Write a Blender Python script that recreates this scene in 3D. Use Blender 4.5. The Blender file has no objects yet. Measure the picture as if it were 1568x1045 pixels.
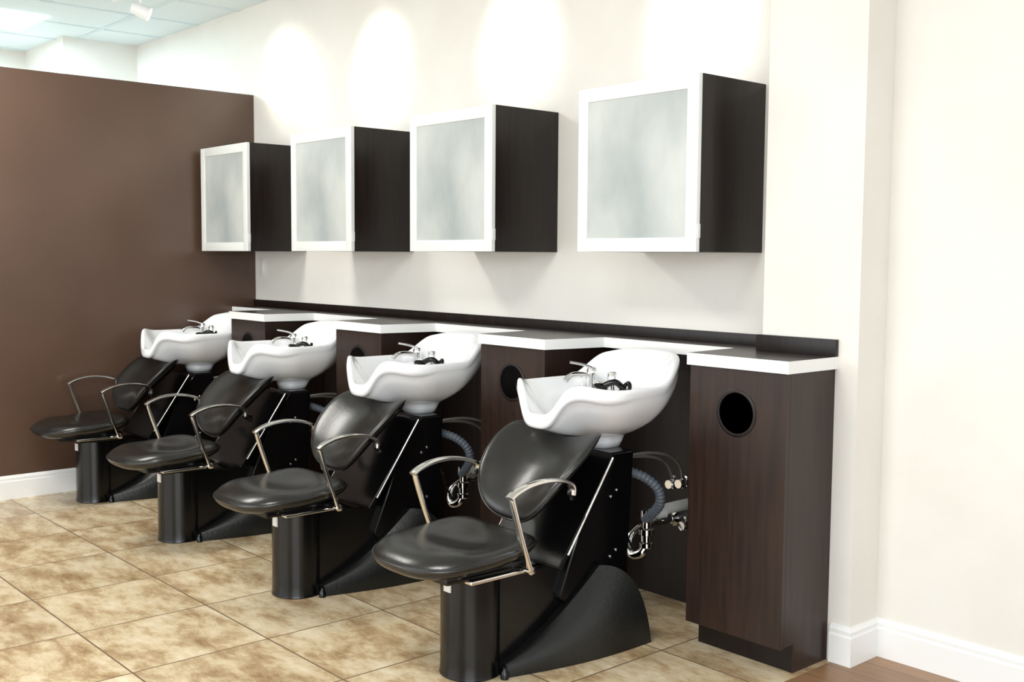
import bpy, bmesh, math
from mathutils import Vector, Matrix
sc=bpy.context.scene
def lin(c):
    c=c/255.0
    return c/12.92 if c<=.04045 else ((c+.055)/1.055)**2.4
def rgb(r,g,b): return (lin(r),lin(g),lin(b),1)
# ---------------------------------------------------------------- materials
def mat(name,col,rough=.5,metal=0,spec=.5,coat=0,emit=None,es=0):
    m=bpy.data.materials.new(name);m.use_nodes=True
    b=m.node_tree.nodes['Principled BSDF']
    b.inputs['Base Color'].default_value=col;b.inputs['Roughness'].default_value=rough
    b.inputs['Metallic'].default_value=metal;b.inputs['Specular IOR Level'].default_value=spec
    b.inputs['Coat Weight'].default_value=coat
    if emit:
        b.inputs['Emission Color'].default_value=emit;b.inputs['Emission Strength'].default_value=es
    return m
def noisy(m,scale,c1,c2,mapping=(1,1,1),detail=5,lo=.35,hi=.65,bump=0,bscale=None):
    nt=m.node_tree;N=nt.nodes;L=nt.links;b=N['Principled BSDF']
    tc=N.new('ShaderNodeTexCoord');mp=N.new('ShaderNodeMapping');mp.inputs['Scale'].default_value=mapping
    L.new(tc.outputs['Object'],mp.inputs[0])
    n=N.new('ShaderNodeTexNoise');n.inputs['Scale'].default_value=scale;n.inputs['Detail'].default_value=detail
    L.new(mp.outputs[0],n.inputs['Vector'])
    r=N.new('ShaderNodeValToRGB');r.color_ramp.elements[0].position=lo;r.color_ramp.elements[1].position=hi
    r.color_ramp.elements[0].color=c1;r.color_ramp.elements[1].color=c2
    L.new(n.outputs[0],r.inputs[0]);L.new(r.outputs[0],b.inputs['Base Color'])
    if bump:
        n2=n
        if bscale:
            n2=N.new('ShaderNodeTexNoise');n2.inputs['Scale'].default_value=bscale;L.new(tc.outputs['Object'],n2.inputs['Vector'])
        bp=N.new('ShaderNodeBump');bp.inputs['Strength'].default_value=bump;bp.inputs['Distance'].default_value=.002
        L.new(n2.outputs[0],bp.inputs['Height']);L.new(bp.outputs[0],b.inputs['Normal'])
    return m
M={}
M['wall']=noisy(mat('wall_paint',rgb(232,228,220),.6,spec=.3),3,rgb(230,226,218),rgb(234,231,224),bump=.15,bscale=180)
M['brown']=noisy(mat('brown_paint',rgb(92,68,54),.33,spec=.6),2,rgb(82,61,49),rgb(89,67,54),bump=.25,bscale=160)
M['trim']=mat('trim_white',rgb(240,240,238),.35)
M['ceil']=mat('ceiling_tile',rgb(232,243,248),.8)
M['wood']=noisy(mat('espresso_laminate',rgb(45,32,28),.34,spec=.35),6,rgb(20,14,13),rgb(32,23,20),(9,9,.5),8)
M['wood2']=noisy(mat('espresso_cabinet',rgb(62,42,34),.34,spec=.4),6,rgb(36,24,19),rgb(49,33,25),(9,9,.5),8)
M['ctop']=mat('counter_laminate',rgb(50,40,36),.3)
M['edge']=mat('counter_edge',rgb(240,240,238),.3)
M['alum']=mat('aluminium_frame',rgb(230,233,230),.42,metal=.1)
M['glass']=noisy(mat('frosted_glass',rgb(180,186,183),.27,spec=.8),2.6,rgb(160,168,168),rgb(200,204,200),(1,1,.6),4)
M['ceramic']=mat('white_ceramic',rgb(240,241,243),.12,spec=.6,coat=.5)
M['vinyl']=noisy(mat('black_vinyl',rgb(22,21,20),.27,spec=.6),60,rgb(17,16,15),rgb(25,24,22),bump=.2)
M['blk']=mat('black_plastic',rgb(9,9,10),.2,spec=.4)
M['blkg']=noisy(mat('black_textured',rgb(16,16,16),.32,spec=.55),90,rgb(12,14,13),rgb(20,22,21),bump=.5)
M['chrome']=mat('chrome',rgb(228,228,228),.07,metal=1)
M['satin']=mat('satin_metal',rgb(232,230,226),.16,metal=1)
M['hose']=mat('grey_hose',rgb(90,98,108),.45)
M['pvc']=mat('pvc_pipe',rgb(200,202,200),.4)
M['braid']=mat('braided_line',rgb(150,148,140),.35,metal=.7)
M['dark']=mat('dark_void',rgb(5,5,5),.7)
M['label']=mat('label',rgb(225,222,215),.5)
M['grid']=mat('ceiling_grid',rgb(220,233,238),.6)
M['lamp']=mat('fluorescent_panel',rgb(255,255,255),.5,emit=(.85,.97,1,1),es=5)
M['bulb']=mat('spot_lens',rgb(255,255,255),.5,emit=(1,.95,.85,1),es=8)
M['plate']=mat('switch_plate',rgb(235,233,228),.4)
def floor_mat():
    m=mat('travertine_tile',rgb(200,180,150),.26,spec=.5);nt=m.node_tree;N=nt.nodes;L=nt.links;b=N['Principled BSDF']
    tc=N.new('ShaderNodeTexCoord')
    mp=N.new('ShaderNodeMapping');mp.inputs['Location'].default_value=(4.0+20*.505,-1.40+20*.505,0)
    L.new(tc.outputs['Object'],mp.inputs[0])
    br=N.new('ShaderNodeTexBrick');br.offset=0;br.squash=1
    br.inputs['Color1'].default_value=(0,0,0,1);br.inputs['Color2'].default_value=(1,1,1,1);br.inputs['Mortar'].default_value=(.5,.5,.5,1)
    br.inputs['Scale'].default_value=1;br.inputs['Brick Width'].default_value=.505;br.inputs['Row Height'].default_value=.505
    br.inputs['Mortar Size'].default_value=.0035;br.inputs['Mortar Smooth'].default_value=.2
    L.new(mp.outputs[0],br.inputs['Vector'])
    sep=N.new('ShaderNodeVectorMath');sep.operation='MULTIPLY_ADD';sep.inputs[1].default_value=(7,5,3)
    L.new(br.outputs['Color'],sep.inputs[0]);L.new(tc.outputs['Object'],sep.inputs[2])
    mp2=N.new('ShaderNodeMapping');mp2.inputs['Scale'].default_value=(1,1.9,1);mp2.inputs['Rotation'].default_value=(0,0,.35);L.new(sep.outputs[0],mp2.inputs[0])
    n1=N.new('ShaderNodeTexNoise');n1.inputs['Scale'].default_value=4.0;n1.inputs['Detail'].default_value=13;n1.inputs['Roughness'].default_value=.72;n1.inputs['Distortion'].default_value=.2
    L.new(mp2.outputs[0],n1.inputs['Vector'])
    r=N.new('ShaderNodeValToRGB');e=r.color_ramp.elements
    e[0].position=.34;e[0].color=rgb(150,122,88);e[1].position=.64;e[1].color=rgb(229,214,186)
    x=e.new(.44);x.color=rgb(184,158,122);x=e.new(.53);x.color=rgb(210,190,156)
    L.new(n1.outputs[0],r.inputs[0])
    hs=N.new('ShaderNodeHueSaturation');mr=N.new('ShaderNodeMapRange');mr.inputs[3].default_value=.9;mr.inputs[4].default_value=1.07
    L.new(br.outputs['Color'],mr.inputs[0]);L.new(mr.outputs[0],hs.inputs['Value']);L.new(r.outputs[0],hs.inputs['Color'])
    mx=N.new('ShaderNodeMixRGB');L.new(br.outputs['Fac'],mx.inputs[0]);L.new(hs.outputs[0],mx.inputs[1]);mx.inputs[2].default_value=rgb(120,98,76)
    L.new(mx.outputs[0],b.inputs['Base Color'])
    bp=N.new('ShaderNodeBump');bp.invert=True;bp.inputs['Strength'].default_value=.6;bp.inputs['Distance'].default_value=.003
    L.new(br.outputs['Fac'],bp.inputs['Height']);L.new(bp.outputs[0],b.inputs['Normal'])
    return m
def plank_mat():
    m=mat('wood_floor',rgb(150,105,70),.35);nt=m.node_tree;N=nt.nodes;L=nt.links;b=N['Principled BSDF']
    tc=N.new('ShaderNodeTexCoord');br=N.new('ShaderNodeTexBrick');br.offset=.37
    br.inputs['Color1'].default_value=rgb(168,128,92);br.inputs['Color2'].default_value=rgb(130,96,68);br.inputs['Mortar'].default_value=rgb(80,55,38)
    br.inputs['Scale'].default_value=1;br.inputs['Brick Width'].default_value=1.2;br.inputs['Row Height'].default_value=.125;br.inputs['Mortar Size'].default_value=.0015
    L.new(tc.outputs['Object'],br.inputs['Vector'])
    mp=N.new('ShaderNodeMapping');mp.inputs['Scale'].default_value=(1.5,22,1);L.new(tc.outputs['Object'],mp.inputs[0])
    n=N.new('ShaderNodeTexNoise');n.inputs['Scale'].default_value=4;n.inputs['Detail'].default_value=6;L.new(mp.outputs[0],n.inputs['Vector'])
    mx=N.new('ShaderNodeMixRGB');mx.blend_type='MULTIPLY';mx.inputs[0].default_value=.6
    r=N.new('ShaderNodeValToRGB');r.color_ramp.elements[0].color=(.5,.5,.5,1);r.color_ramp.elements[0].position=.3;r.color_ramp.elements[1].position=.65
    L.new(n.outputs[0],r.inputs[0]);L.new(br.outputs['Color'],mx.inputs[1]);L.new(r.outputs[0],mx.inputs[2]);L.new(mx.outputs[0],b.inputs['Base Color'])
    return m
M['tile']=floor_mat();M['plank']=plank_mat()
# ---------------------------------------------------------------- mesh helpers
def mk(name,verts,faces,mt,smooth=False,mats=None,fm=None,auto=None):
    me=bpy.data.meshes.new(name);me.from_pydata([tuple(v) for v in verts],[],faces);me.update()
    bm=bmesh.new();bm.from_mesh(me);bmesh.ops.recalc_face_normals(bm,faces=bm.faces);bm.to_mesh(me);bm.free()
    for x in (mats or [mt]): me.materials.append(M[x])
    if fm: 
        for i,k in enumerate(fm): me.polygons[i].material_index=k
    if smooth:
        for p in me.polygons:p.use_smooth=True
        if auto: me.set_sharp_from_angle(angle=math.radians(auto))
    return me
def merge(name,meshes):
    V=[];F=[];FM=[];S=[];mats=[]
    for me in meshes:
        o=len(V);V+= [v.co.copy() for v in me.vertices]
        mi=[]
        for m in me.materials:
            if m not in mats:mats.append(m)
            mi.append(mats.index(m))
        for p in me.polygons:
            F.append([o+i for i in p.vertices]);FM.append(mi[p.material_index]);S.append(p.use_smooth)
    n=bpy.data.meshes.new(name);n.from_pydata([tuple(v) for v in V],[],F)
    for m in mats:n.materials.append(m)
    for i,p in enumerate(n.polygons): p.material_index=FM[i];p.use_smooth=S[i]
    n.set_sharp_from_angle(angle=math.radians(40))
    return n
def box(name,x0,x1,y0,y1,z0,z1,mt,bev=0,seg=2):
    bm=bmesh.new();bmesh.ops.create_cube(bm,size=1)
    for v in bm.verts: v.co=Vector(((x0+x1)/2+v.co.x*(x1-x0),(y0+y1)/2+v.co.y*(y1-y0),(z0+z1)/2+v.co.z*(z1-z0)))
    if bev: bmesh.ops.bevel(bm,geom=list(bm.edges),offset=bev,segments=seg,affect='EDGES',profile=.6)
    me=bpy.data.meshes.new(name);bm.to_mesh(me);bm.free();me.materials.append(M[mt])
    if bev:
        for p in me.polygons:p.use_smooth=True
        me.set_sharp_from_angle(angle=math.radians(35))
    return me
def prism(name,prof,x0,x1,mt,bev=0):
    bm=bmesh.new();a=[bm.verts.new((x0,p[0],p[1])) for p in prof];b=[bm.verts.new((x1,p[0],p[1])) for p in prof]
    n=len(prof);bm.faces.new(a);bm.faces.new(b[::-1])
    for i in range(n): bm.faces.new((a[i],b[i],b[(i+1)%n],a[(i+1)%n]))
    bmesh.ops.recalc_face_normals(bm,faces=bm.faces)
    if bev: bmesh.ops.bevel(bm,geom=list(bm.edges),offset=bev,segments=3,affect='EDGES')
    me=bpy.data.meshes.new(name);bm.to_mesh(me);bm.free();me.materials.append(M[mt])
    if bev:
        for p in me.polygons:p.use_smooth=True
        me.set_sharp_from_angle(angle=math.radians(35))
    return me
def cr(pts,res=8,closed=False):
    P=[Vector(p) for p in pts];out=[];n=len(P)
    for i in range(n if closed else n-1):
        p0=P[(i-1)%n] if (closed or i>0) else P[0];p1=P[i];p2=P[(i+1)%n];p3=P[(i+2)%n] if (closed or i<n-2) else P[-1]
        for k in range(res):
            t=k/res;out.append(.5*((2*p1)+(p2-p0)*t+(2*p0-5*p1+4*p2-p3)*t*t+(3*p1-3*p2+p3-p0)*t**3))
    if not closed: out.append(P[-1])
    return out
def sweep(name,pts,w,t,mt,res=8,n=12,e=1.0,ref=None,closed=False,rf=None):
    P=cr(pts,res,closed) if res>1 else [Vector(p) for p in pts]
    V=[];F=[];m=len(P);prev=None
    for i,p in enumerate(P):
        if closed: T=P[(i+1)%m]-P[i-1]
        else: T=P[min(i+1,m-1)]-P[max(i-1,0)]
        T.normalize()
        if ref is not None: A=Vector(ref)
        else:
            A=prev if prev is not None else (Vector((0,0,1)) if abs(T.z)<.9 else Vector((1,0,0)))
        A=(A-T*A.dot(T)).normalized();prev=A;B=T.cross(A)
        k=rf(i/(m-1)) if rf else 1
        for j in range(n):
            a=2*math.pi*j/n;c,s=math.cos(a),math.sin(a)
            V.append(p+A*(w*k*math.copysign(abs(c)**e,c))+B*(t*k*math.copysign(abs(s)**e,s)))
    for i in range(m if closed else m-1):
        for j in range(n):
            a=i*n+j;b=i*n+(j+1)%n;c=((i+1)%m)*n+(j+1)%n;d=((i+1)%m)*n+j;F.append((a,b,c,d))
    if not closed: F.append(tuple(range(n)));F.append(tuple(range((m-1)*n,m*n)))
    return mk(name,V,F,mt,True,auto=50)
def lathe(name,prof,o,d,mt,n=28,auto=40):
    d=Vector(d).normalized();A=d.orthogonal().normalized();B=d.cross(A);o=Vector(o);V=[];F=[]
    for r,z in prof:
        for j in range(n):
            a=2*math.pi*j/n;V.append(o+d*z+A*(r*math.cos(a))+B*(r*math.sin(a)))
    for i in range(len(prof)-1):
        for j in range(n): F.append((i*n+j,i*n+(j+1)%n,(i+1)*n+(j+1)%n,(i+1)*n+j))
    F.append(tuple(range(n)));F.append(tuple(range((len(prof)-1)*n,len(prof)*n)))
    return mk(name,V,F,mt,True,auto=auto)
def pillow(name,outline,mapf,T,mt,nt=64):
    V=[];F=[];rows=[];sect=[]
    def hh(r): return (1-r**5)**.5
    rs=[0,.12,.25,.38,.5,.6,.7,.78,.84,.89,.93,.96,.98,.993,1.0]
    for r in rs: sect.append((r,hh(r)))
    for r in rs[-2::-1]: sect.append((r,-hh(r)))
    nr=len(sect)-1
    for k,(r,h) in enumerate(sect):
        if k in (0,nr):
            V.append(mapf(0,0,h*T));rows.append([len(V)-1]*nt);continue
        row=[]
        for j in range(nt):
            a,b=outline(2*math.pi*j/nt);V.append(mapf(a*r,b*r,h*T));row.append(len(V)-1)
        rows.append(row)
    for k in range(nr):
        for j in range(nt):
            q=[rows[k][j],rows[k][(j+1)%nt],rows[k+1][(j+1)%nt],rows[k+1][j]];u=[]
            for x in q:
                if x not in u:u.append(x)
            if len(u)>2:F.append(u)
    return mk(name,V,F,mt,True)
def obj(name,me,parent=None,loc=(0,0,0)):
    o=bpy.data.objects.new(name,me);sc.collection.objects.link(o);o.location=loc
    if parent:o.parent=parent
    return o
def ss(a,b,x):
    t=max(0,min(1,(x-a)/(b-a)));return t*t*(3-2*t)
# ---------------------------------------------------------------- room
YW=3.471;XP=-6.483;CZ=3.0
obj('floor',box('floor',-12,-2.03,-4,YW,-.1,0,'tile'))
obj('floor_wood',box('floor_wood',-2.03,4,-4,YW,-.1,0,'plank'))
obj('wall_back',box('wall_back',-8.33,4,YW,YW+.15,0,CZ,'wall'))
obj('wall_far_left',box('wfl',-8.48,-8.33,2.91,YW+.15,0,CZ,'wall'))
obj('wall_jog',box('wj',-9.19,-8.48,2.91,3.06,0,CZ,'wall'))
obj('wall_left',box('wl',-9.34,-9.19,-4,3.06,0,CZ,'wall'))
obj('wall_column',box('wc',-2.357,-1.969,3.296,YW,0,CZ,'wall'))
obj('wall_partition',box('wp',XP-.12,XP,.4,YW,0,2.433,'brown',.002))
obj('ceiling',box('ceil',-9.34,4,-4,YW+.15,CZ,CZ+.1,'ceil'))
g=[]
x=-9.1
while x<3.9: g.append(box('g',x-.012,x+.012,-4,YW,CZ-.006,CZ-.0,'grid'));x+=.61
y=YW-.45
while y>-4: g.append(box('g',-9.19,4,y-.012,y+.012,CZ-.0065,CZ-.0005,'grid'));y-=1.22
obj('trim_ceiling_grid',merge('grid',g))
def bbprof(h=.135,t=.016): return [(0,0),(t,0),(t,h-.035),(t*.75,h-.028),(t*.8,h-.015),(t*.45,h-.006),(t*.25,h),(0,h)]
def baseboard(name,p0,p1,nrm,m0=0,m1=0):
    p0=Vector(p0);p1=Vector(p1);nrm=Vector(nrm);pr=bbprof();V=[];n=len(pr);d=(p1-p0).normalized()
    for p,m in ((p0,-m0),(p1,m1)):
        for t,z in pr: V.append(p+nrm*t+Vector((0,0,z))+d*m*t)   # mitred ends
    F=[(i,(i+1)%n,n+(i+1)%n,n+i) for i in range(n)]+[tuple(range(n)),tuple(range(n,2*n))]
    obj(name,mk(name,V,F,'trim'))
baseboard('baseboard_partition',(XP,.4,0),(XP,3.39,0),(1,0,0))
baseboard('baseboard_column_front',(-2.04,3.296,0),(-1.969,3.296,0),(0,-1,0),0,1)
baseboard('baseboard_column_side',(-1.969,3.296,0),(-1.969,YW,0),(1,0,0),1,-1)
baseboard('baseboard_right',(-1.969,YW,0),(4,YW,0),(0,-1,0),-1,0)
# ---------------------------------------------------------------- counter
ZC=1.066;ZB=ZC-.042;YT=3.005;YR=3.30
XR=[-5.52,-4.37,-3.205,-2.045];TW=.423
out=[(XP,YR)]
for i,xr in enumerate(XR):
    xl=xr-TW
    out+=[(xl-.02,YR),(xl,YT),(xr,YT)]
    if i<3: out+=[(xr+.05,YR)]
out+=[(-2.045,3.296),(-2.357,3.296),(-2.357,YW),(XP,YW)]
n=len(out);V=[(x,y,ZB) for x,y in out]+[(x,y,ZC) for x,y in out]
F=[tuple(range(n)),tuple(range(n,2*n))]+[(i,(i+1)%n,n+(i+1)%n,n+i) for i in range(n)]
me=mk('countertop',V,F,None,mats=['ctop','edge'],fm=[0,0]+[1]*n)
ct=obj('countertop',me)
bs=merge('bs',[box('a',XP,-2.357,YW-.016,YW,ZC,1.109,'wood',.001),box('b',-2.373,-2.357,3.28,YW,ZC,1.112,'wood',.001),box('c',-2.373,-2.045,3.278,3.296,ZC,1.125,'wood',.001)])
obj('backsplash',bs,ct)
# ---------------------------------------------------------------- towers
def tower_parts(YB):
    w=.199;P={}
    P['carcass']=box('carcass',-w,w,3.035,YB,.1,ZB,'wood2',.001)
    P['side_panel']=merge('sp',[prism('s1',[(3.09,0),(YB,0),(YB,ZB),(3.034,ZB),(3.034,.1),(3.09,.1)],w-.001,w+.003,'wood2'),
                                prism('s1',[(3.09,0),(YB,0),(YB,ZB),(3.034,ZB),(3.034,.1),(3.09,.1)],-w-.003,-w+.001,'wood2')])
    P['toe_kick']=box('toe',-w+.001,w-.001,3.09,3.11,0,.1,'wood')
    hx,hz,r=0,.872,.078
    x0,x1,z0,z1=-w-.003,w+.003,.095,ZB-.003;yf,yb=3.015,3.033
    ang=[2*math.pi*i/72 for i in range(72)]+[math.atan2(c-hz,b) % (2*math.pi) for b in (x0,x1) for c in (z0,z1)]
    ang=sorted(set(round(a,6) for a in ang));V=[];n=len(ang)
    def hit(a):
        c,s=math.cos(a),math.sin(a);t=1e9
        if abs(c)>1e-9:t=min(t,(x1 if c>0 else x0)/c)
        if abs(s)>1e-9:t=min(t,((z1-hz) if s>0 else (z0-hz))/s)
        return c*t,hz+s*t
    for y in (yf,yb):
        for a in ang:V.append((r*math.cos(a),y,hz+r*math.sin(a)))
        for a in ang:
            h=hit(a);V.append((h[0],y,h[1]))
    F=[]
    for j in range(n):
        k=(j+1)%n
        F+=[(j,k,n+k,n+j),(2*n+j,2*n+k,3*n+k,3*n+j),(j,k,2*n+k,2*n+j),(n+j,n+k,3*n+k,3*n+j)]
    P['door']=mk('door',V,F,'wood2')
    P['towel_hole_ring']=lathe('ring',[(.070,.0),(.071,-.003),(.078,-.004),(.082,-.002),(.083,.003),(.070,.004)],(0,yf,hz),(0,1,0),'wood',48)
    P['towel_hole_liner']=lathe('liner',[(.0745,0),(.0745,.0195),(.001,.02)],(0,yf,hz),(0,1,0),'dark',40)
    return P
TP=tower_parts(YW-.001);TPE=tower_parts(3.295)
for i,xr in enumerate(XR):
    e=obj('storage_cabinet',None);e.location=(xr-TW/2,0,0)
    for k,m in (TPE if i==3 else TP).items(): obj(k,m,e)
bp_=[];xs=[XP]+[q for xr in XR for q in (xr-TW/2-.203,xr-TW/2+.203)]
for a,b in ((xs[0],xs[1]),(xs[2],xs[3]),(xs[4],xs[5]),(xs[6],xs[7])): bp_.append(box('bp',a+.0005,b-.0005,3.40,3.42,0,ZB,'wood'))
obj('cabinet_back_panel',merge('bp',bp_))
# ---------------------------------------------------------------- wall cabinets
def wcab():
    w=.601;z0,z1=1.422,2.056;yf=3.075;P={};f=.052
    P['cabinet_box']=merge('cb',[box('a',-w,0,yf+.022,YW,z0,z1,'wood',.0015)])
    fr=[box('l',-w,-w+f,yf,yf+.02,z0,z1,'alum',.0015),box('r',-f,0,yf,yf+.02,z0,z1,'alum',.0015),
        box('t',-w+f,-f,yf,yf+.02,z1-f,z1,'alum',.0015),box('b',-w+f,-f,yf,yf+.02,z0,z0+f,'alum',.0015)]
    P['door_frame']=merge('df',fr)
    P['frosted_glass']=box('gl',-w+f-.003,-f+.003,yf+.004,yf+.016,z0+f-.003,z1-f+.003,'glass')
    P['hinge']=merge('h',[box('h1',-.002,.003,yf+.004,yf+.02,z0+.05,z0+.10,'alum',.001)])
    return P
WP=wcab()
for x in (-5.836,-4.731,-3.624,-2.495):
    e=obj('wall_cabinet',None);e.location=(x,0,0)
    for k,m in WP.items(): obj(k,m,e)
e=obj('light_switch',None);e.location=(-6.38,YW,1.32)
obj('plate',box('pl',-.037,.037,-.006,0,-.06,.06,'plate',.002),e);obj('rocker',box('rk',-.017,.017,-.011,-.004,-.033,.033,'plate',.002),e)
# ---------------------------------------------------------------- bowl
def bowl():
    N=128;CY=2.84;V=[];F=[]
    def outline(th):
        s,c=math.sin(th),math.cos(th)
        if c>0:
            x=.25*s;y=-.25*c
        else:
            x=.25*math.copysign(abs(s)**(2/2.8),s);y=.385*abs(c)**(2/2.8)
        return x,y
    def zrim(th):
        x,y=outline(th);z=.930
        if y<0:
            z-=.092*math.exp(-(abs(x)/.098)**4)*ss(0,-.15,y)
            z+=.018*math.exp(-((abs(x)-.165)/.05)**2)*ss(0,-.12,y)
        else:
            z+=.110*ss(.15,.31,y)*(1-.45*(abs(x)/.25)**3)
        return z
    def ring(s,zf,cy=0,sx=None):
        for j in range(N):
            th=2*math.pi*j/N;x,y=outline(th);sv=s(th) if callable(s) else s;V.append((x*(sx or sv),CY+cy+y*sv,zf(th)))
    z0=.765
    def zin(s):
        def f(th):
            t=s/.91;zr=zrim(th)-.004
            za=z0+(zr-z0)*t**2.6
            zd=.885
            if t<.62: zb=z0+(zd-z0)*ss(.2,.62,t)
            elif t<.84: zb=zd
            else: zb=zd+(zr-zd)*ss(.84,1,t)
            w=ss(.15,.6,-math.cos(th))
            return za*(1-w)+zb*w
        return f
    cnt=0
    for s in [.02,.1,.18,.26,.34,.42,.5,.56,.62,.68,.74,.78,.82,.85,.88,.91]: ring(s,zin(s));cnt+=1
    fw=lambda th: ss(-.1,.5,math.cos(th))
    ring(.925,lambda t:zrim(t)+.002);ring(.95,lambda t:zrim(t)+.006);ring(.975,lambda t:zrim(t)+.006);ring(.992,lambda t:zrim(t)+.002);ring(1.0,lambda t:zrim(t)-.006)
    ring(lambda t:1.0+.012*fw(t),lambda t:zrim(t)-.02-.008*fw(t));ring(lambda t:.99+.014*fw(t),lambda t:zrim(t)-.027-.014*fw(t));ring(lambda t:.985-.035*fw(t),lambda t:zrim(t)-.032-.016*fw(t));cnt+=8
    for e,s in [(.14,.975),(.25,.95),(.38,.90),(.52,.82),(.66,.72),(.78,.60),(.88,.48),(.95,.37),(1.0,.29)]:
        ring(lambda t,s=s:s-(.04*fw(t) if s>.8 else .02*fw(t)),lambda t,e=e:(zrim(t)-.02-.012*fw(t))*(1-e)+.738*e,.07*e**1.2);cnt+=1
    ring(.25,lambda t:.722,.07,.3);ring(.22,lambda t:.6975,.07,.27);cnt+=2
    for i in range(cnt-1):
        for j in range(N): F.append((i*N+j,i*N+(j+1)%N,(i+1)*N+(j+1)%N,(i+1)*N+j))
    F.append(tuple(range(N)));F.append(tuple(range((cnt-1)*N,cnt*N)))
    P={'basin':mk('basin',V,F,'ceramic',True)}
    P['drain']=lathe('drain',[(.03,0),(.03,.004),(.022,.006),(.005,.004)],(0,CY,.765),(0,0,1),'chrome')
    fx,fy,fz=-.145,3.025,.885
    P['faucet']=merge('faucet',[
        lathe('fb',[(.026,0),(.026,.006),(.02,.01),(.019,.055),(.021,.06),(.021,.078),(.014,.088)],(fx,fy,fz),(0,0,1),'chrome'),
        sweep('sp',[(fx,fy,fz+.05),(fx-.01,fy-.05,fz+.062),(fx-.018,fy-.1,fz+.06),(fx-.02,fy-.125,fz+.04)],.011,.011,'chrome'),
        sweep('lv',[(fx,fy,fz+.085),(fx-.02,fy-.03,fz+.098),(fx-.05,fy-.075,fz+.108)],.010,.005,'chrome',ref=(1,0,0)),
        lathe('vb',[(.02,0),(.02,.005),(.013,.01),(.013,.04),(.02,.044),(.02,.07),(.014,.078),(.004,.08)],(fx+.1,fy+.01,fz),(0,0,1),'chrome'),
        sweep('ln',[(fx,fy,fz+.03),(fx+.05,fy-.01,fz+.03),(fx+.1,fy+.01,fz+.028)],.008,.008,'chrome')])
    P['sprayer']=merge('sprayer',[
        lathe('sb',[(.019,0),(.019,.012),(.013,.018),(.013,.03)],(fx+.165,fy,fz),(0,0,1),'blk'),
        sweep('sh',[(fx+.165,fy,fz+.02),(fx+.15,fy-.03,fz+.045),(fx+.12,fy-.06,fz+.03)],.012,.012,'blk'),
        lathe('hd',[(.012,-.02),(.022,0),(.024,.02),(.02,.03)],(fx+.115,fy-.065,fz+.02),(-.5,-.8,-.1),'blk'),
        sweep('hs',[(fx+.165,fy,fz+.025),(fx+.2,fy-.01,fz+.045),(fx+.225,fy-.03,fz+.03),(fx+.22,fy-.05,fz-.01)],.008,.008,'blk')])
    return P
BP=bowl()
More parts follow.
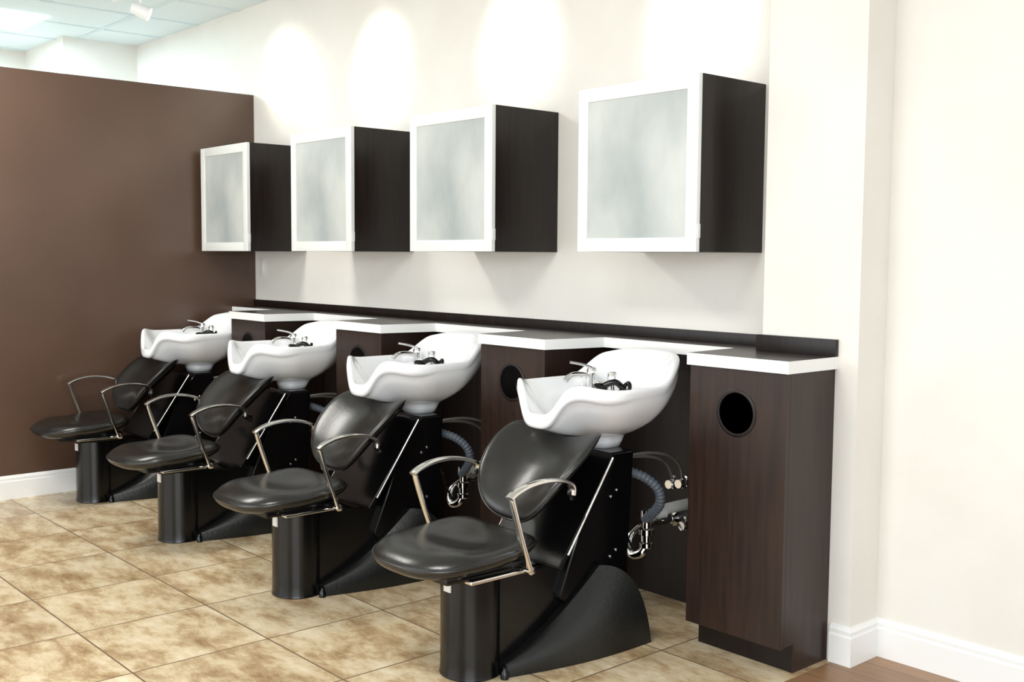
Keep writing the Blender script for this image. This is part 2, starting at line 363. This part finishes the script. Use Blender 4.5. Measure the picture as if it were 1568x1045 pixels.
# ---------------------------------------------------------------- chair
def chair():
    P={}
    def so(th):
        s,c=math.sin(th),math.cos(th)
        n=2.6 if c>0 else 3.8
        return .236*math.copysign(abs(s)**(2/n),s),-.24*math.copysign(abs(c)**(2/n),c)
    def sm(a,b,h):
        y=2.19+b; z=.436+h
        if h>0: z+=-.022*(1-(a/.24)**2)*math.exp(-((b-.04)/.12)**2)
        z+=.018*ss(.0,.24,b)-.014*ss(-.08,-.24,b)+.014*abs(a/.24)**2*ss(-.2,.2,b)
        return (a,y,z)
    P['seat']=pillow('seat',so,sm,.046,'vinyl')
    P['seat_piping']=sweep('sp',[(lambda q:sm(q[0]*1.003,q[1]*1.003,0.004))(so(2*math.pi*i/60)) for i in range(60)],.0045,.0045,'vinyl',res=2,n=8,closed=True)
    P['seat_pan']=box('pan',-.17,.17,2.04,2.37,.375,.405,'blk',.008)
    D=Vector((0,.28,.27)).normalized();Nn=Vector((0,-D.z,D.y))
    C=Vector((0,2.580,.648))
    def bo(th):
        s,c=math.sin(th),math.cos(th)
        n=3.3
        return .236*math.copysign(abs(s)**(2/n),s),.200*math.copysign(abs(c)**(2/n),c)
    def bmf(a,b,h):
        wf=1-.22*ss(.06,-.2,b)
        topc=.055*((abs(a)/.22)**2-.45)*ss(-.02,.19,b)
        q=C+D*(b+topc)+Nn*(h+.06*(abs(a)/.22)**2.0-.02+.018*math.cos(b*9))
        return (a*wf,q.y,q.z)
    P['backrest']=pillow('back',bo,bmf,.03,'vinyl')
    P['backrest_piping']=sweep('bp',[(lambda q:bmf(q[0]*1.003,q[1]*1.003,0))(bo(2*math.pi*i/60)) for i in range(60)],.004,.004,'vinyl',res=2,n=8,closed=True)
    def plate(y0,z0,y1,z1,t): 
        d=Vector((0,y1-y0,z1-z0)).normalized();nn=Vector((0,-d.z,d.y))*t
        return [(y0,z0),(y1,z1),(y1-nn.y,z1-nn.z),(y0-nn.y,z0-nn.z)]
    P['back_plate']=prism('bpl',plate(2.505,.352,2.765,.70,.022),-.185,.185,'blk',.004)
    for s,nm in ((1,'r'),(-1,'l')):
        P['back_trim_'+nm]=sweep('bt',[(s*.189,2.545,.39),(s*.189,2.76,.70)],.005,.005,'satin',res=1)
        P['arm_bar_'+nm]=merge('arm',[
            sweep('a1',[(s*.250,2.315,.395),(s*.252,2.285,.47),(s*.254,2.255,.555),(s*.255,2.232,.628),(s*.255,2.228,.650)],.007,.013,'satin',ref=(0,1,0),e=.6),
            sweep('a2',[(s*.255,2.220,.642),(s*.255,2.245,.657),(s*.255,2.30,.674),(s*.254,2.37,.680),(s*.250,2.44,.672),(s*.246,2.49,.655),(s*.245,2.505,.638),(s*.244,2.505,.615)],.018,.007,'satin',ref=(1,0,0),e=.6),
            sweep('a3',[(s*.250,2.315,.395),(s*.247,2.33,.387),(s*.235,2.33,.384),(s*.15,2.32,.382)],.010,.008,'satin',e=.8),
            lathe('a4',[(.014,0),(.014,.010),(.009,.013)],(s*.236,2.505,.618),(s,0,0),'blk',20),
            lathe('a5',[(.014,-.01),(.014,.012),(.008,.016)],(s*.243,2.318,.394),(s,0,0),'satin',20)])
        P['arm_bracket_'+nm]=sweep('ab',[(s*.236,2.505,.618),(s*.215,2.535,.60),(s*.19,2.57,.59)],.016,.006,'blk')
        P['seat_rail_'+nm]=box('sr',s*.2-.018,s*.2+.018,2.10,2.33,.378,.390,'satin',.003)
        V=[];F=[];ns,nt=20,14
        A=Vector((.112,2.33,.045));B=Vector((.135,2.755,.305));A0=Vector((.13,2.325,0));Cc=Vector((.215,2.95,0))
        for i in range(ns+1):
            a=i/ns
            cr_=A.lerp(B,a)+Vector((0,.0,-.03*math.sin(math.pi*a)))
            fl=A0.lerp(Cc,a)+Vector((.03*math.sin(math.pi*a),0,0))
            ctl=Vector((fl.x,cr_.y*.35+fl.y*.65+.02*a,cr_.z*1.02))
            for j in range(nt+1):
                t=j/nt;q=cr_*(1-t)**2+ctl*2*t*(1-t)+fl*t*t
                V.append((s*q.x,q.y,q.z))
        m=nt+1
        for i in range(ns):
            for j in range(nt): F.append((i*m+j,(i+1)*m+j,(i+1)*m+j+1,i*m+j+1))
        k=len(V)
        for i in range(ns+1): V.append((s*.05,V[i*m][1]+.01,V[i*m][2]-.012))
        for i in range(ns): F.append((i*m,(i+1)*m,k+i+1,k+i))
        F.append(tuple([ns*m+j for j in range(nt+1)]+[len(V)]+[k+ns]));V.append((s*.05,2.95,0))
        F.append(tuple([j for j in range(nt+1)]+[len(V)]+[k]));V.append((s*.05,2.325,0))
        P['base_flare_'+nm]=mk('flare',V,F,'blkg',True,auto=30)
        P['leveler_'+nm]=lathe('lv',[(.014,0),(.014,.022),(.008,.03),(.008,.04)],(s*.13,2.315,0),(0,0,1),'blk',16)
    P['base_column']=merge('bc',[lathe('cy',[(.105,0),(.107,.004),(.105,.012),(.103,.05),(.103,.345),(.093,.355)],(0,2.275,0),(0,0,1),'blk',48),
        prism('bd',[(2.275,0),(2.93,0),(2.90,.2),(2.78,.32),(2.275,.35)],-.088,.088,'blk',.006)])
    P['seat_mount']=merge('sm',[box('a',-.13,.13,2.14,2.36,.352,.380,'blk',.006),box('b',-.10,.10,2.185,2.2,.347,.374,'satin',.002)])
    P['label']=box('lb',-.012,.022,2.168,2.1735,.295,.335,'label')
    P['support_shroud']=prism('ss',[(2.58,.22),(2.70,.50),(2.80,.655),(2.83,.697),(2.955,.697),(2.95,.62),(2.93,.3),(2.93,.1),(2.7,.1)],-.115,.115,'blk',.008)
    scr=[]
    for y,z in ((2.83,.54),(2.83,.32),(2.86,.56),(2.86,.34)):
        scr.append(lathe('s',[(.006,0),(.006,.003),(.003,.005)],(.115,y,z),(1,0,0),'satin',12))
    P['screws']=merge('scr',scr)
    return P
CP=chair()
# ---------------------------------------------------------------- plumbing
def plumbing():
    P={}
    P['drain_hose']=sweep('hose',[(.03,2.965,.61),(.07,3.0,.60),(.115,3.05,.575),(.145,3.09,.53),(.14,3.11,.475),(.09,3.13,.425),(.03,3.15,.385)],.018,.018,'hose',res=20,n=14,rf=lambda t:1+.10*math.sin(t*2*math.pi*26))
    P['trap']=merge('trap',[
        lathe('a',[(.024,0),(.028,.004),(.028,.02),(.02,.024),(.02,.05),(.029,.053),(.029,.075),(.02,.08),(.02,.12),(.028,.123),(.028,.15)],(.03,3.16,.27),(0,0,1),'chrome',24),
        sweep('b',[(.03,3.16,.285),(.02,3.14,.25),(-.015,3.13,.24),(-.045,3.14,.265),(-.05,3.17,.31),(-.04,3.25,.34),(-.03,3.398,.34)],.018,.018,'chrome'),
        lathe('c',[(.032,0),(.032,.01),(.018,.018),(.018,.03)],(-.03,3.399,.34),(0,-1,0),'chrome',24)])
    P['waste_pipe']=merge('wp',[sweep('w',[(.03,3.165,.395),(.06,3.2,.415),(.08,3.28,.425),(.08,3.398,.425)],.022,.022,'pvc'),
        lathe('wc',[(.028,0),(.028,.035)],(.055,3.19,.412),(.4,.85,.1),'pvc',20)])
    P['supply_lines']=merge('sl',[
        sweep('s1',[(.03,2.96,.64),(.06,3.0,.655),(.09,3.1,.66),(.10,3.2,.64),(.09,3.28,.59),(.07,3.32,.53)],.006,.006,'braid'),
        sweep('s2',[(.0,2.965,.63),(.04,3.03,.645),(.07,3.15,.635),(.05,3.25,.59),(.02,3.32,.52)],.006,.006,'braid'),
        sweep('s3',[(-.03,2.96,.55),(-.02,3.05,.45),(-.02,3.1,.32),(.0,3.14,.24)],.005,.005,'blk')])
    vs=[]
    for x,z in ((.07,.51),(.02,.50),(.09,.345)):
        vs+=[lathe('v',[(.012,0),(.012,.08),(.007,.082)],(x,3.399,z),(0,-1,0),'chrome',16),
             lathe('v1',[(.026,0),(.024,.004),(.012,.008)],(x,3.399,z),(0,-1,0),'chrome',20),
             lathe('v2',[(.010,-.02),(.014,-.018),(.014,.02),(.009,.024),(.009,.035)],(x,3.325,z),(0,0,1),'chrome',16),
             lathe('v3',[(.018,0),(.021,.004),(.018,.014)],(x,3.31,z),(0,-1,0),'chrome',8)]
    P['shutoff_valves']=merge('sv',vs)
    return P
PP=plumbing()
for X in (-2.81,-3.95,-5.08,-6.19):
    for nm,parts in (('shampoo_chair',CP),('shampoo_bowl',BP),('sink_plumbing',PP)):
        e=obj(nm,None);e.location=(X+(.032 if nm=='shampoo_chair' else 0),0,0)
        for k,m in parts.items(): obj(k,m,e)
# ---------------------------------------------------------------- track lights
tr=obj('track_light_rail',box('rail',-6.9,-2.2,2.72,2.755,2.975,3.0,'trim',.002))
for hx,tx,tz in ((-6.5,-6.05,2.52),(-5.03,-5.03,2.47),(-3.90,-3.90,2.44),(-2.81,-2.81,2.38)):
    o=Vector((hx,2.737,2.86));tg=Vector((tx,YW,tz-.02));d=(tg-o).normalized()
    hd=merge('head',[lathe('h',[(.012,-.06),(.03,-.055),(.036,-.03),(.04,.04),(.044,.05),(.040,.052),(.034,.03)],o,d,'trim',28),
        lathe('st',[(.008,0),(.008,.115)],(hx,2.737,2.86),(0,0,1),'trim',12),lathe('lens',[(.035,.036),(.034,.04),(.001,.042)],o,d,'bulb',24)])
    e=obj('track_light',hd)
    l=bpy.data.lights.new('spot','SPOT');l.energy=44;l.spot_size=math.radians(48);l.spot_blend=1;l.shadow_soft_size=.05;l.color=(1,.94,.82)
    lo=bpy.data.objects.new('track_spot_lamp',l);sc.collection.objects.link(lo);lo.location=o+d*.06;lo.rotation_euler=d.to_track_quat('-Z','Y').to_euler();lo.parent=e
def troffer(x,y,w,h,power,col):
    e=obj('ceiling_light_panel',box('tp',x-w/2,x+w/2,y-h/2,y+h/2,CZ-.012,CZ-.004,'lamp'))
    l=bpy.data.lights.new('a','AREA');l.shape='RECTANGLE';l.size=w;l.size_y=h;l.energy=power;l.color=col
    lo=bpy.data.objects.new('panel_lamp',l);sc.collection.objects.link(lo);lo.location=(x,y,CZ-.03);lo.parent=e
troffer(-8.0,2.0,.6,1.2,80,(.68,.89,1))
troffer(-5.5,1.3,.6,1.2,40,(1,.93,.86))  # unseen panel, added to give the brown partition its light gradient
troffer(-2.2,.6,1.2,.6,52,(1,.97,.93))  # unseen panel, added as soft general light from above
def area(name,loc,tgt,sx,sy,power,col):
    l=bpy.data.lights.new(name,'AREA');l.shape='RECTANGLE';l.size=sx;l.size_y=sy;l.energy=power;l.color=col
    o=bpy.data.objects.new(name,l);sc.collection.objects.link(o);o.location=loc
    o.rotation_euler=(Vector(tgt)-Vector(loc)).to_track_quat('-Z','Y').to_euler();return o
area('storefront_daylight',(2.8,-2.6,1.7),(-2.5,2.5,1.0),4.5,2.4,205,(.92,.97,1))
area('storefront_daylight_side',(-4.5,-3.6,1.7),(-4.5,3,1.0),5,2.2,100,(.95,.98,1))
w=bpy.data.worlds.new('w');sc.world=w;w.use_nodes=True
w.node_tree.nodes['Background'].inputs[0].default_value=(.93,.97,1,1);w.node_tree.nodes['Background'].inputs[1].default_value=1.15
# ---------------------------------------------------------------- camera
yaw,pi_,ro=math.radians(48.575),math.radians(4.433),math.radians(.417)
Fv=Vector((-math.sin(yaw),math.cos(yaw),0));R=Vector((math.cos(yaw),math.sin(yaw),0));U=Vector((0,0,1))
f3=Fv*math.cos(pi_)-U*math.sin(pi_);u3=U*math.cos(pi_)+Fv*math.sin(pi_)
r2=R*math.cos(ro)+u3*math.sin(ro);u2=u3*math.cos(ro)-R*math.sin(ro)
c=bpy.data.cameras.new('camera');c.lens=36*1666.187/1568;c.sensor_width=36;c.clip_start=.05
co=bpy.data.objects.new('camera',c);sc.collection.objects.link(co)
co.matrix_world=Matrix((( r2.x,u2.x,-f3.x,0),(r2.y,u2.y,-f3.y,0),(r2.z,u2.z,-f3.z,1.4),(0,0,0,1)))
sc.camera=co
sc.view_settings.view_transform='Standard'
